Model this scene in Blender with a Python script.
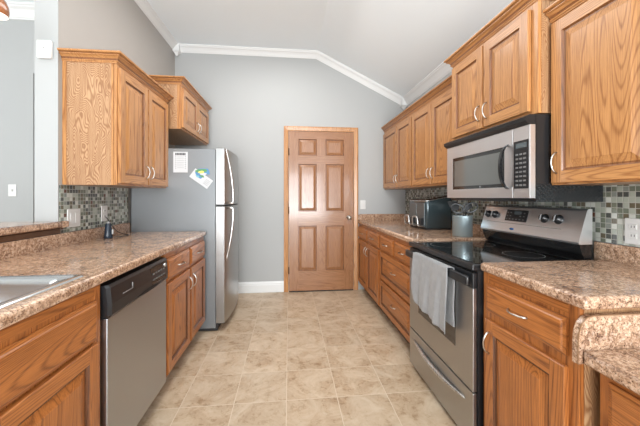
import bpy, bmesh, math, random
from mathutils import Vector, Matrix
PI = math.pi
random.seed(4)
S = bpy.context.scene
COL = S.collection
for o in list(bpy.data.objects): bpy.data.objects.remove(o)

# ------------------------------------------------------------------ camera, world, lights, exposure
cam = bpy.data.cameras.new('camera'); camo = bpy.data.objects.new('camera', cam); COL.objects.link(camo)
camo.location = (0, 0, 1.22)
camo.rotation_euler = (PI/2, 0, -math.atan(0.1033))
cam.sensor_width = 36; cam.lens = 300/640*36; cam.shift_y = -0.025
cam.clip_start = 0.05
S.camera = camo
w = bpy.data.worlds.new('world'); S.world = w; w.use_nodes = True
w.node_tree.nodes['Background'].inputs[0].default_value = (0.93, 0.97, 1.0, 1)
w.node_tree.nodes['Background'].inputs[1].default_value = 0.75
def area(name, loc, rot, sx, sy, energy, col=(1, 1, 1)):
    l = bpy.data.lights.new(name, 'AREA'); l.shape = 'RECTANGLE'; l.size = sx; l.size_y = sy
    l.energy = energy; l.color = col
    o = bpy.data.objects.new(name, l); COL.objects.link(o); o.location = loc; o.rotation_euler = rot
    return o
area('daylight_window_behind', (-0.1, -5.2, 1.3), (PI/2, 0, 0), 3.0, 1.8, 250, (0.93, 0.97, 1.0))
area('ceiling_fill_behind', (0.1, -1.7, 0.8), (PI/2+1.25, 0, 0), 2.6, 1.6, 104, (0.95, 0.985, 1.0))  # added upward fill lamp behind the camera, brightens the ceiling
area('dining_side_fill', (-4.4, 0.6, 1.6), (PI/2, 0, -PI/2), 3.0, 1.8, 46, (0.95, 0.98, 1.0))  # unseen fill light added on the dining side
area('kitchen_overhead_fill', (-0.15, 2.4, 2.98), (0, 0, 0), 0.9, 1.8, 26, (1.0, 0.98, 0.95))  # unseen overhead fill added to lift the far cabinets
S.view_settings.view_transform = 'Standard'; S.view_settings.look = 'None'
S.view_settings.gamma = 1; S.view_settings.use_curve_mapping = False
S.view_settings.exposure = 0.28

# ------------------------------------------------------------------ materials
MATS = {}
class NT:
    def __init__(s, name):
        s.m = bpy.data.materials.new(name); s.m.use_nodes = True
        s.t = s.m.node_tree; s.b = s.t.nodes['Principled BSDF']; MATS[name] = s.m
    def n(s, typ, **kw):
        x = s.t.nodes.new(typ)
        for k, v in kw.items():
            if k.startswith('i_'):
                key = k[2:]; key = int(key) if key.isdigit() else key.replace('_', ' ')
                x.inputs[key].default_value = v
            else: setattr(x, k, v)
        return x
    def l(s, a, b): s.t.links.new(a, b)
    def math(s, op, a, b=None):
        x = s.n('ShaderNodeMath', operation=op)
        for i, v in enumerate((a, b)):
            if v is None: continue
            if isinstance(v, (int, float)): x.inputs[i].default_value = v
            else: s.l(v, x.inputs[i])
        return x.outputs[0]
    def ramp(s, fac, stops, interp='LINEAR'):
        r = s.n('ShaderNodeValToRGB'); e = r.color_ramp; e.interpolation = interp
        while len(e.elements) < len(stops): e.elements.new(0.5)
        for el, (p, c) in zip(e.elements, stops): el.position = p; el.color = (*c, 1)
        s.l(fac, r.inputs[0]); return r.outputs[0]
    def mix(s, fac, a, b, typ='MIX'):
        x = s.n('ShaderNodeMixRGB', blend_type=typ)
        for i, v in enumerate((fac, a, b)):
            if isinstance(v, (int, float)): x.inputs[i].default_value = v
            elif isinstance(v, tuple): x.inputs[i].default_value = (*v, 1)
            else: s.l(v, x.inputs[i])
        return x.outputs[0]
    def coords(s, scale=(1, 1, 1), rand=False):
        tc = s.n('ShaderNodeTexCoord'); v = tc.outputs['Object']
        if rand:
            oi = s.n('ShaderNodeObjectInfo')
            c = s.n('ShaderNodeCombineXYZ')
            r = s.math('MULTIPLY', oi.outputs['Random'], 17.0)
            s.l(r, c.inputs[0]); s.l(r, c.inputs[1]); s.l(r, c.inputs[2])
            a = s.n('ShaderNodeVectorMath', operation='ADD'); s.l(v, a.inputs[0]); s.l(c.outputs[0], a.inputs[1]); v = a.outputs[0]
        m = s.n('ShaderNodeVectorMath', operation='MULTIPLY'); s.l(v, m.inputs[0]); m.inputs[1].default_value = scale
        return m.outputs[0]
    def noise(s, vec, scale, detail=3, rough=0.5, dist=0.0):
        x = s.n('ShaderNodeTexNoise'); x.inputs['Scale'].default_value = scale
        x.inputs['Detail'].default_value = detail; x.inputs['Roughness'].default_value = rough
        x.inputs['Distortion'].default_value = dist; s.l(vec, x.inputs['Vector']); return x.outputs[0]
    def bump(s, h, strength=0.2, dist=0.002):
        x = s.n('ShaderNodeBump'); x.inputs['Strength'].default_value = strength; x.inputs['Distance'].default_value = dist
        s.l(h, x.inputs['Height']); s.l(x.outputs[0], s.b.inputs['Normal'])
    def set(s, **kw):
        for k, v in kw.items():
            s.b.inputs[k.replace('_', ' ')].default_value = (*v, 1) if isinstance(v, tuple) else v

def plain(name, col, rough=0.5, metal=0.0, coat=0.0, var=0.04):
    t = NT(name); t.set(Base_Color=col, Roughness=rough, Metallic=metal, Coat_Weight=coat)
    f = t.noise(t.coords(), 9, 4)
    c2 = tuple(c*(1-var) for c in col)
    t.l(t.mix(f, c2, col), t.b.inputs['Base Color'])
    return t

def oak(name, axis, lo=(0.27, 0.10, 0.028), hi=(0.56, 0.275, 0.10), fig=4.2, along=0.065, freq=190.0, gloss=0.25, lines=0.27, thin=5.0):
    t = NT(name)
    sc = [1, 1, 1]; sc[axis] = along
    v = t.coords(tuple(sc), True)
    n = t.noise(v, fig, 2, 0.4, 0.15)
    c = t.math('SINE', t.math('MULTIPLY', n, freq*2.2))
    c = t.math('ADD', t.math('MULTIPLY', c, 0.5), 0.5)
    c = t.math('POWER', c, thin)
    sc2 = [1, 1, 1]; sc2[axis] = 0.03
    v2 = t.coords(tuple(sc2), True)
    pores = t.noise(v2, 300, 3, 0.7)
    sc3 = [1, 1, 1]; sc3[axis] = 0.05
    bro = t.noise(t.coords(tuple(sc3), True), 30, 3, 0.6)
    f = t.math('ADD', t.math('MULTIPLY', c, lines), t.math('MULTIPLY', pores, 0.85))
    f = t.math('ADD', f, t.math('MULTIPLY', bro, 0.4))
    mid = tuple(a*0.5+b*0.5 for a, b in zip(lo, hi))
    colr = t.ramp(f, [(0.52, hi), (0.74, mid), (1.0, lo)])
    t.l(colr, t.b.inputs['Base Color'])
    t.set(Roughness=gloss+0.12, Coat_Weight=0.3, Coat_Roughness=gloss*0.7)
    t.bump(f, 0.10, 0.001)
    return t
oak('oak_z', 2); oak('oak_x', 0); oak('oak_y', 1)
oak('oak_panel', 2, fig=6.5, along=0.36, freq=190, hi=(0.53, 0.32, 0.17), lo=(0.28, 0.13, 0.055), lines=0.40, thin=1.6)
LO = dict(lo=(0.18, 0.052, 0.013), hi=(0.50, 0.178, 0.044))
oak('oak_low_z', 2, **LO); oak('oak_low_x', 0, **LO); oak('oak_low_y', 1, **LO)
oak('oak_door_z', 2, lo=(0.21, 0.088, 0.036), hi=(0.36, 0.168, 0.076), gloss=0.12, lines=0.2)
oak('oak_door_x', 0, lo=(0.21, 0.088, 0.036), hi=(0.36, 0.168, 0.076), gloss=0.12, lines=0.2)
oak('oak_groove_shade_z', 2, lo=(0.12, 0.042, 0.012), hi=(0.27, 0.105, 0.035))  # darker oak for grooves: recess shade put into the colour
oak('oak_low_groove_shade', 2, lo=(0.06, 0.018, 0.006), hi=(0.15, 0.05, 0.016))  # same for the low cabinets, groove shade painted into the oak

def granite(name):
    t = NT(name); v = t.coords()
    big = t.noise(v, 11, 5, 0.62, 0.8)
    mid = t.noise(v, 74, 4, 0.70, 0.4)
    fine = t.noise(v, 190, 3, 0.6)
    a = t.ramp(big, [(0.36, (0.24, 0.13, 0.08)), (0.47, (0.47, 0.28, 0.17)), (0.60, (0.63, 0.41, 0.27))])
    b = t.ramp(mid, [(0.40, (0.06, 0.033, 0.03)), (0.45, (0.25, 0.145, 0.10)), (0.50, (0.50, 0.31, 0.20)), (0.62, (0.80, 0.64, 0.51))])
    c = t.mix(0.48, a, b)
    sp = t.ramp(fine, [(0.36, (0.20, 0.16, 0.17)), (0.46, (1, 1, 1)), (0.60, (1, 1, 1)), (0.70, (1.3, 1.35, 1.4))])
    c = t.mix(0.85, c, sp, 'MULTIPLY')
    t.l(c, t.b.inputs['Base Color'])
    t.set(Roughness=0.13)
granite('granite')

def mosaic(name, axes, pitch=0.0254):
    t = NT(name); tc = t.n('ShaderNodeTexCoord')
    sep = t.n('ShaderNodeSeparateXYZ'); t.l(tc.outputs['Object'], sep.inputs[0])
    us = [t.math('DIVIDE', sep.outputs[a], pitch) for a in axes]
    fl = [t.math('FLOOR', u) for u in us]; fr = [t.math('FRACT', u) for u in us]
    cmb = t.n('ShaderNodeCombineXYZ'); t.l(fl[0], cmb.inputs[0]); t.l(fl[1], cmb.inputs[1])
    wn = t.n('ShaderNodeTexWhiteNoise', noise_dimensions='3D'); t.l(cmb.outputs[0], wn.inputs['Vector'])
    colr = t.ramp(wn.outputs[0], [(0.0, (0.38, 0.41, 0.35)), (0.20, (0.17, 0.19, 0.145)), (0.40, (0.58, 0.60, 0.55)), (0.56, (0.085, 0.09, 0.082)),
                                   (0.72, (0.24, 0.26, 0.235)), (0.86, (0.14, 0.12, 0.08)), (0.975, (0.13, 0.055, 0.038))], 'CONSTANT')
    def edge(f):
        return t.math('MINIMUM', f, t.math('SUBTRACT', 1.0, f))
    e = t.math('MINIMUM', edge(fr[0]), edge(fr[1]))
    m = t.math('GREATER_THAN', e, 0.055)
    colr = t.mix(m, (0.42, 0.42, 0.38), colr)
    t.l(colr, t.b.inputs['Base Color'])
    t.l(t.math('SUBTRACT', 0.6, t.math('MULTIPLY', m, 0.48)), t.b.inputs['Roughness'])
    h = t.math('MINIMUM', e, 0.1); t.bump(h, 0.6, 0.01)
mosaic('mosaic_yz', (1, 2))

def floor_tile():
    t = NT('floor_tile'); tc = t.n('ShaderNodeTexCoord')
    sep = t.n('ShaderNodeSeparateXYZ'); t.l(tc.outputs['Object'], sep.inputs[0])
    p = 0.3075
    us = [t.math('DIVIDE', t.math('ADD', sep.outputs[0], 0.015), p), t.math('DIVIDE', t.math('SUBTRACT', sep.outputs[1], 1.81), p)]
    fl = [t.math('FLOOR', u) for u in us]; fr = [t.math('FRACT', u) for u in us]
    cmb = t.n('ShaderNodeCombineXYZ'); t.l(fl[0], cmb.inputs[0]); t.l(fl[1], cmb.inputs[1])
    wn = t.n('ShaderNodeTexWhiteNoise', noise_dimensions='3D'); t.l(cmb.outputs[0], wn.inputs['Vector'])
    off = t.n('ShaderNodeVectorMath', operation='SCALE'); t.l(wn.outputs['Color'], off.inputs[0]); off.inputs['Scale'].default_value = 7
    add = t.n('ShaderNodeVectorMath', operation='ADD'); t.l(tc.outputs['Object'], add.inputs[0]); t.l(off.outputs[0], add.inputs[1])
    n1 = t.noise(add.outputs[0], 5, 6, 0.68, 0.9)
    n2 = t.noise(add.outputs[0], 26, 4, 0.7, 0.3)
    c = t.ramp(n1, [(0.33, (0.46, 0.33, 0.215)), (0.5, (0.56, 0.43, 0.30)), (0.66, (0.64, 0.52, 0.385))])
    d = t.ramp(n2, [(0.39, (0.74, 0.67, 0.58)), (0.48, (1, 1, 1))])
    m2 = t.ramp(n1, [(0.36, (0.9, 0.9, 0.9)), (0.56, (0.2, 0.2, 0.2))])
    c = t.mix(m2, c, t.mix(1.0, c, d, 'MULTIPLY'))
    bright = t.math('ADD', t.math('MULTIPLY', wn.outputs[0], 0.12), 0.93)
    cb = t.n('ShaderNodeCombineXYZ')
    for i in range(3): t.l(bright, cb.inputs[i])
    c = t.mix(1.0, c, cb.outputs[0], 'MULTIPLY')
    def edge(f): return t.math('MINIMUM', f, t.math('SUBTRACT', 1.0, f))
    e = t.math('MINIMUM', edge(fr[0]), edge(fr[1]))
    m = t.math('GREATER_THAN', e, 0.0070)
    c = t.mix(m, (0.66, 0.55, 0.42), c)
    t.l(c, t.b.inputs['Base Color'])
    t.l(t.math('SUBTRACT', 0.75, t.math('MULTIPLY', m, 0.37)), t.b.inputs['Roughness'])
    t.bump(t.math('MINIMUM', e, 0.012), 0.35, 0.02)
floor_tile()

def steel(name, col, rough, axis=1):
    t = NT(name); sc = [300, 300, 300]; sc[axis] = 2
    n = t.noise(t.coords(tuple(sc)), 1.0, 2)
    t.set(Metallic=1.0, Roughness=rough)
    t.l(t.mix(n, tuple(c*0.93 for c in col), col), t.b.inputs['Base Color'])
    t.l(t.math('ADD', t.math('MULTIPLY', n, 0.08), rough-0.04), t.b.inputs['Roughness'])
steel('stainless', (0.46, 0.485, 0.52), 0.34, 0)
steel('stainless_range', (0.46, 0.455, 0.45), 0.34, 0)
steel('fridge_steel', (0.40, 0.40, 0.395), 0.3, 2)
steel('stainless_light', (0.68, 0.69, 0.69), 0.28, 2)
steel('microwave_steel', (0.86, 0.88, 0.91), 0.38, 0)
steel('sink_steel', (0.66, 0.67, 0.68), 0.2, 0)
steel('nickel', (0.62, 0.60, 0.57), 0.28, 2)
plain('fridge_side', (0.24, 0.255, 0.267), 0.33, 0.3)
plain('wall_paint', (0.425, 0.435, 0.435), 0.7, var=0.015)
plain('wall_paint_warm', (0.43, 0.405, 0.38), 0.7, var=0.015)
plain('ceiling_paint', (0.87, 0.93, 0.97), 0.85, var=0.01)
plain('white_trim', (0.76, 0.77, 0.77), 0.4, var=0.01)
plain('white_plastic', (0.70, 0.70, 0.69), 0.3, var=0.01)
plain('grey_plastic', (0.35, 0.35, 0.35), 0.4)
plain('black_plastic', (0.016, 0.017, 0.019), 0.28)
plain('black_gloss', (0.010, 0.010, 0.011), 0.06, coat=0.5)
plain('black_matte', (0.02, 0.02, 0.022), 0.55)
plain('dark_gap', (0.012, 0.011, 0.010), 0.8)
plain('console_brown', (0.030, 0.025, 0.022), 0.2)
plain('oven_glass', (0.035, 0.027, 0.022), 0.06, coat=0.4)
plain('window_glass_dark', (0.13, 0.135, 0.13), 0.07, coat=0.6)
plain('teal_black', (0.045, 0.068, 0.078), 0.18, 0.3, coat=0.3)
plain('crock_metal', (0.33, 0.40, 0.42), 0.35, 0.6)
plain('fryer_grey', (0.13, 0.145, 0.15), 0.35, 0.5)
plain('dark_metal', (0.13, 0.14, 0.15), 0.3, 0.5)
plain('button_grey', (0.17, 0.17, 0.17), 0.5)
plain('lcd', (0.10, 0.12, 0.13), 0.2)
plain('badge_blue', (0.05, 0.17, 0.42), 0.25)
plain('paper', (0.62, 0.64, 0.66), 0.8)
plain('ink', (0.05, 0.05, 0.06), 0.8)
plain('ink_grey', (0.22, 0.23, 0.25), 0.8)
plain('print_green', (0.10, 0.30, 0.12), 0.5)
plain('print_yellow', (0.75, 0.68, 0.16), 0.5)
plain('print_blue', (0.09, 0.26, 0.50), 0.5)
plain('print_teal', (0.22, 0.50, 0.58), 0.5)
plain('copper_wood', (0.36, 0.12, 0.035), 0.22, coat=0.6, var=0.3)
plain('navy_plastic', (0.022, 0.035, 0.055), 0.25)
plain('brown_edge', (0.30, 0.17, 0.09), 0.35)
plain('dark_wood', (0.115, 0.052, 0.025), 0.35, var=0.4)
t = NT('lamp_glow'); t.set(Base_Color=(1, 1, 1)); t.b.inputs['Emission Color'].default_value = (1, 0.96, 0.9, 1); t.b.inputs['Emission Strength'].default_value = 1.2
t = NT('towel'); v = t.coords(); n = t.noise(v, 420, 2); n2 = t.noise(v, 30, 3)
t.l(t.mix(n2, (0.22, 0.22, 0.225), (0.36, 0.36, 0.37)), t.b.inputs['Base Color']); t.set(Roughness=0.95, Sheen_Weight=0.3); t.bump(n, 0.7, 0.003)
t = NT('fryer_vent'); v = t.coords((160, 160, 160)); n = t.noise(v, 1, 1); t.set(Base_Color=(0.03, 0.032, 0.034), Roughness=0.4)
# embossed black side skin of the microwave (grid of small square dimples)
t = NT('embossed_black'); tc = t.n('ShaderNodeTexCoord'); sep = t.n('ShaderNodeSeparateXYZ'); t.l(tc.outputs['Object'], sep.inputs[0])
a = t.math('SINE', t.math('MULTIPLY', sep.outputs[1], 260)); b = t.math('SINE', t.math('MULTIPLY', sep.outputs[2], 260))
t.set(Base_Color=(0.014, 0.016, 0.018), Roughness=0.22); t.bump(t.math('MULTIPLY', a, b), 0.2, 0.002)

# ------------------------------------------------------------------ mesh helpers
class MB:
    def __init__(s): s.bm = bmesh.new(); s.mats = []
    def mi(s, m):
        if m not in s.mats: s.mats.append(m)
        return s.mats.index(m)
    def face(s, pts, m, smooth=False):
        vs = [s.bm.verts.new(p) for p in pts]
        f = s.bm.faces.new(vs); f.material_index = s.mi(m); f.smooth = smooth; return f
    def box(s, x0, y0, z0, x1, y1, z1, m, bev=0, seg=2, pred=None):
        x0, x1 = min(x0, x1), max(x0, x1); y0, y1 = min(y0, y1), max(y0, y1); z0, z1 = min(z0, z1), max(z0, z1)
        t = bmesh.new()
        r = bmesh.ops.create_cube(t, size=1)
        for v in t.verts: v.co = Vector(((x0+x1)/2+v.co.x*(x1-x0), (y0+y1)/2+v.co.y*(y1-y0), (z0+z1)/2+v.co.z*(z1-z0)))
        if bev:
            es = [e for e in t.edges if pred is None or pred((e.verts[0].co+e.verts[1].co)/2)]
            bmesh.ops.bevel(t, geom=es, offset=bev, segments=seg, affect='EDGES', profile=0.5)
        s.join(t, m, smooth=bool(bev) and seg > 2)
    def join(s, t, m, mat=None, smooth=False):
        idx = s.mi(m); mp = {}
        for v in t.verts: mp[v] = s.bm.verts.new(mat @ v.co if mat else v.co)
        for f in t.faces:
            try: nf = s.bm.faces.new([mp[v] for v in f.verts])
            except ValueError: continue
            nf.material_index = idx; f.normal_update(); nf.smooth = smooth and max(abs(c) for c in f.normal) < 0.999
        t.free()
    def loops(s, rings, m, closed_ring=True, cap0=False, cap1=False, smooth=False):
        vr = [[s.bm.verts.new(p) for p in r] for r in rings]; idx = s.mi(m); n = len(vr[0])
        for a, b in zip(vr, vr[1:]):
            for i in range(n if closed_ring else n-1):
                j = (i+1) % n
                f = s.bm.faces.new((a[i], a[j], b[j], b[i])); f.material_index = idx; f.smooth = smooth
        if cap0: f = s.bm.faces.new(list(reversed(vr[0]))); f.material_index = idx
        if cap1: f = s.bm.faces.new(vr[-1]); f.material_index = idx
    def tube(s, pts, r, m, n=8, caps=True):
        pts = [Vector(p) for p in pts]; rs = r if isinstance(r, (list, tuple)) else [r]*len(pts)
        rings = []; up = None
        for i, p in enumerate(pts):
            d = (pts[min(i+1, len(pts)-1)]-pts[max(i-1, 0)]).normalized()
            if up is None: up = d.orthogonal().normalized()
            up = (up-d*up.dot(d)).normalized(); sd = d.cross(up)
            rings.append([p+(up*math.cos(2*PI*k/n)+sd*math.sin(2*PI*k/n))*rs[i] for k in range(n)])
        s.loops(rings, m, cap0=caps, cap1=caps, smooth=True)
    def lathe(s, prof, m, c=(0, 0, 0), n=28, axis='z', cap0=False, cap1=False):
        rings = []
        for r, h in prof:
            ring = []
            for k in range(n):
                a = 2*PI*k/n
                if axis == 'z': p = (c[0]+r*math.cos(a), c[1]+r*math.sin(a), c[2]+h)
                elif axis == 'y': p = (c[0]+r*math.cos(a), c[1]+h, c[2]+r*math.sin(a))
                else: p = (c[0]+h, c[1]+r*math.cos(a), c[2]+r*math.sin(a))
                ring.append(p)
            rings.append(ring)
        s.loops(rings, m, cap0=cap0, cap1=cap1, smooth=True)
    def sweep(s, path, prof, m, z=0, caps=True, alt=None):
        """profile (out, up) carried along a 2D path, mitred; outward is to the right of travel"""
        P = [Vector(p) for p in path]; rings = []
        for i, p in enumerate(P):
            ns = []
            if i > 0: d = (P[i]-P[i-1]).normalized(); ns.append(Vector((d.y, -d.x)))
            if i < len(P)-1: d = (P[i+1]-P[i]).normalized(); ns.append(Vector((d.y, -d.x)))
            if len(ns) == 2: n_ = (ns[0]+ns[1]); n_ = n_/(n_.dot(ns[0]))
            else: n_ = ns[0]
            rings.append([(p.x+n_.x*o, p.y+n_.y*o, z+h) for o, h in prof])
        n0 = len(s.bm.faces); s.loops(rings, m, cap0=caps, cap1=caps)
        if alt:
            s.bm.faces.ensure_lookup_table(); n = len(prof)
            for q in range(len(rings)-1):
                for k, mt in alt.items(): s.bm.faces[n0+q*n+k].material_index = s.mi(mt)
    def build(s, name, parent=None, shade=False):
        bmesh.ops.recalc_face_normals(s.bm, faces=s.bm.faces)
        me = bpy.data.meshes.new(name); s.bm.to_mesh(me); s.bm.free()
        for m in s.mats: me.materials.append(MATS[m])
        o = bpy.data.objects.new(name, me); COL.objects.link(o)
        if parent: o.parent = parent
        return o
def tag(o, label=None, cat=None, group=None, kind=None):
    if label: o['label'] = label
    if cat: o['category'] = cat
    if group: o['group'] = group
    if kind: o['kind'] = kind
    return o
def thing(name, label, cat, loc=(0, 0, 0), rz=0, group=None):
    o = bpy.data.objects.new(name, None); o.empty_display_size = 0.1; COL.objects.link(o)
    o.location = loc; o.rotation_euler = (0, 0, rz); return tag(o, label, cat, group)
def structure(o): o['kind'] = 'structure'; return o
def rrect(x0, y0, x1, y1, r, z, n=6):
    pts = []
    for cx, cy, a0 in ((x1-r, y1-r, 0), (x0+r, y1-r, PI/2), (x0+r, y0+r, PI), (x1-r, y0+r, 3*PI/2)):
        for k in range(n+1):
            a = a0+PI/2*k/n; pts.append((cx+r*math.cos(a), cy+r*math.sin(a), z))
    return pts

# ------------------------------------------------------------------ setting
XL, XR, YB, ZC = -1.41, 1.555, 3.89, 3.10
XRIDGE, ZR = 0.366, 2.512
YN, XD = -5.5, -4.6   # behind the camera, far side of the dining room
m = MB(); m.box(XD, YN, -0.1, XR+0.12, YB+0.12, 0, 'floor_tile'); structure(m.build('floor'))
m = MB()
sl = (ZC-ZR)/(XR-XRIDGE)
prof = [(XD, ZC), (XRIDGE, ZC), (XR+0.12, ZR-0.12*sl), (XR+0.12, ZR+0.1), (XRIDGE, ZC+0.12), (XD, ZC+0.12)]
m.loops([[(x, YN, z) for x, z in prof], [(x, YB+0.12, z) for x, z in prof]], 'ceiling_paint', cap0=True, cap1=True)
structure(m.build('ceiling'))
m = MB(); m.loops([[(XL-0.13, y, 0), (XR+0.12, y, 0), (XR+0.12, y, ZR-0.12*sl), (XRIDGE, y, ZC), (XL-0.13, y, ZC)] for y in (YB, YB+0.12)], 'wall_paint', cap0=True, cap1=True)
structure(m.build('wall_back'))
m = MB(); m.box(XR, YN, 0, XR+0.12, YB, ZR-0.004, 'wall_paint'); structure(m.build('wall_right'))
m = MB(); m.box(XL-0.13, 2.0, 0, XL, YB, ZC-0.001, 'wall_paint_warm')
m.box(XL-0.131, 1.995, 0, XL+0.001, 2.0, ZC-0.001, 'wall_paint'); structure(m.build('wall_left'))
m = MB(); m.box(XL-0.12, -0.4, 0, XL, 1.994, 1.029, 'wall_paint'); structure(m.build('wall_bar'))
m = MB()  # far dining room wall, with a doorway beside the kitchen wall
m.box(XD, 3.26, 0, -2.53, 3.38, ZC-0.001, 'wall_paint'); m.box(-2.53, 3.26, 2.45, XL-0.131, 3.38, ZC-0.001, 'wall_paint')
m.box(-2.6, 3.86, 0, XL-0.131, 3.9, ZC-0.001, 'wall_paint')
structure(m.build('wall_dining'))
m = MB(); m.box(XD-0.12, YN, 0, XD, 3.9, ZC, 'wall_paint'); structure(m.build('wall_far_left'))

CR = [(0, 0), (0, -0.125), (0.008, -0.125), (0.010, -0.112), (0.018, -0.108), (0.030, -0.085), (0.055, -0.05), (0.078, -0.034), (0.082, -0.022), (0.092, -0.020), (0.094, 0)]
CR4 = list(CR); CR = [(o*0.68, h*0.66) for o, h in CR]
# crown mouldings, profile (out from wall, down from ceiling)
def crown_back():
    m = MB()
    pts = [(XL, ZC), (XRIDGE, ZC), (XR, ZR)]
    # direction normals in the wall plane
    rings = []
    for i, (x, z) in enumerate(pts):
        nn = []
        if i > 0: dx, dz = x-pts[i-1][0], z-pts[i-1][1]; L = math.hypot(dx, dz); nn.append((-dz/L*-1*-1, dx/L))
        if i < 2: dx, dz = pts[i+1][0]-x, pts[i+1][1]-z; L = math.hypot(dx, dz); nn.append((-dz/L, dx/L))
        if len(nn) == 2:
            sx, sz = nn[0][0]+nn[1][0], nn[0][1]+nn[1][1]; k = sx*nn[0][0]+sz*nn[0][1]; nx, nz = sx/k, sz/k
        else: nx, nz = nn[0]
        if i == 2: nx, nz = 0, nn[0][1]+nn[0][0]**2/nn[0][1]
        rings.append([(x+nx*h, YB-o, z+nz*h-0.001) for o, h in CR])
    m.loops(rings, 'white_trim', cap0=True, cap1=True); return m.build('trim_1')
structure(crown_back())
m = MB(); m.loops([[(XL+o, y, ZC+h-0.001) for o, h in CR] for y in (2.0, YB)], 'white_trim', cap0=True, cap1=True); structure(m.build('trim_2'))
m = MB(); m.loops([[(XR-o, y, ZR+h+o*sl*0.9-0.002) for o, h in CR] for y in (YN, YB)], 'white_trim', cap0=True, cap1=True); structure(m.build('trim_3'))
m = MB(); m.loops([[(x, 3.26-o, ZC+h-0.001) for o, h in CR4] for x in (XD, XL-0.131)], 'white_trim', cap0=True, cap1=True); structure(m.build('trim_4'))
for i, (x, z) in enumerate(((XL+0.038, ZC), (XR-0.038, ZR+0.015))):
    m = MB()
    m.loops([[(x+a*s_, YB-0.040+b*s_, z+h) for a, b in ((-1, -1), (1, -1), (1, 1), (-1, 1))] for s_, h in ((0.036, -0.002), (0.036, -0.080), (0.041, -0.084), (0.041, -0.096), (0.032, -0.104), (0.009, -0.145))], 'white_trim', cap0=True, cap1=True)
    structure(m.build('trim_%d' % (5+i)))
BB = [(0, 0.002), (0.016, 0.002), (0.016, 0.095), (0.012, 0.105), (0.012, 0.118), (0.006, 0.128), (0.004, 0.14), (0, 0.14)]
m = MB(); m.loops([[(x, YB-o, h) for o, h in BB] for x in (XL, -0.048)], 'white_trim', cap0=True, cap1=True); structure(m.build('baseboard_back'))
m = MB(); m.loops([[(x, 3.26-o, h) for o, h in BB] for x in (XD, -2.53)], 'white_trim', cap0=True, cap1=True); structure(m.build('baseboard_dining'))

# raised panel drawn as nested rings; front faces -y
def panel_rings(m, x0, z0, x1, z1, yf, matg, matp, dep=0.010, slope=0.035):
    def ring(i, y): return [(x0+i, y, z0+i), (x1-i, y, z0+i), (x1-i, y, z1-i), (x0+i, y, z1-i)]
    m.loops([ring(0, yf), ring(0.003, yf+dep*0.55), ring(0.007, yf+dep), ring(0.013, yf+dep)], matg)
    m.loops([ring(0.013, yf+dep), ring(0.013+slope*0.9, yf+0.0015), ring(0.014+slope*0.9, yf+0.0005)], matp)
    m.face(ring(0.014+slope*0.9, yf+0.0005), matp)
# interior door (pantry)
X0, X1, ZT = 0.0, 0.838, 2.065
dy = YB-0.012
m = MB(); yf = YB-0.022
cols = ((0.122, 0.356), (0.474, 0.713)); rows = ((0.267, 0.847), (1.035, 1.645), (1.755, 1.967))
def fbox(x0, z0, x1, z1, mat): m.box(x0, yf, z0, x1, YB-0.001, z1, mat)
fbox(X0, 0.012, cols[0][0], ZT, 'oak_door_z'); fbox(cols[1][1], 0.012, X1, ZT, 'oak_door_z')
zz = [0.012]+[v for r in rows for v in r]+[ZT]
for k in range(0, 8, 2): fbox(cols[0][0], zz[k], cols[1][1], zz[k+1], 'oak_door_x')
for r in rows:
    fbox(cols[0][1], r[0], cols[1][0], r[1], 'oak_door_z')
    for c in cols: panel_rings(m, c[0], r[0], c[1], r[1], yf, 'oak_groove_shade_z', 'oak_door_z', 0.011, 0.03)
door = structure(m.build('door_1'))
m = MB(); kx, kz = 0.778, 0.95
m.lathe([(0.0, 0), (0.031, 0), (0.031, -0.006), (0.012, -0.010), (0.011, -0.035), (0.024, -0.042), (0.028, -0.055), (0.022, -0.068), (0.0, -0.071)], 'nickel', (kx, yf, kz), 20, 'y')
m.build('door_knob', door)
for hz in (0.28, 1.05, 1.80):
    m = MB(); m.tube([(X0-0.002, yf-0.006, hz-0.045), (X0-0.002, yf-0.006, hz+0.045)], 0.006, 'black_matte', 8); m.build('hinge', door)
m = MB(); CW = 0.06; xa, xb = X0-0.006, X1+0.006
CP = [(0, 0), (0, -0.012), (0.008, -0.016), (CW*0.75, -0.022), (CW, -0.02), (CW, 0)]
rings = []
for (x, z, sx, sz) in ((xa, 0.001, -1, 0), (xa, ZT+0.006, -1, 1), (xb, ZT+0.006, 1, 1), (xb, 0.001, 1, 0)):
    rings.append([(x+sx*o, YB+h-0.0005, z+sz*o) for o, h in CP])
m.loops(rings, 'oak_z', cap0=True, cap1=True); m.build('door_casing', door)
m = MB(); m.box(X0, YB-0.03, 0.001, X1, YB-0.001, 0.011, 'dark_gap'); m.build('threshold', door)

# ------------------------------------------------------------------ tile, rails
def mosaic_sheet(xa, xb, y0, y1, z0, z1, label):
    m = MB(); m.box(xa, y0, z0, xb, y1, z1, 'mosaic_yz'); return tag(m.build('mosaic_backsplash'), label, 'backsplash', 'mosaic tile backsplashes')
mosaic_sheet(XL+0.001, XL+0.008, 2.004, 2.79, 0.998, 1.297, 'small grey green mosaic tile backsplash below the left wall cabinet')
mosaic_sheet(XR-0.008, XR-0.001, 0.2, YB-0.022, 0.998, 1.316, 'grey green and white mosaic backsplash running behind the stove')

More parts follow.
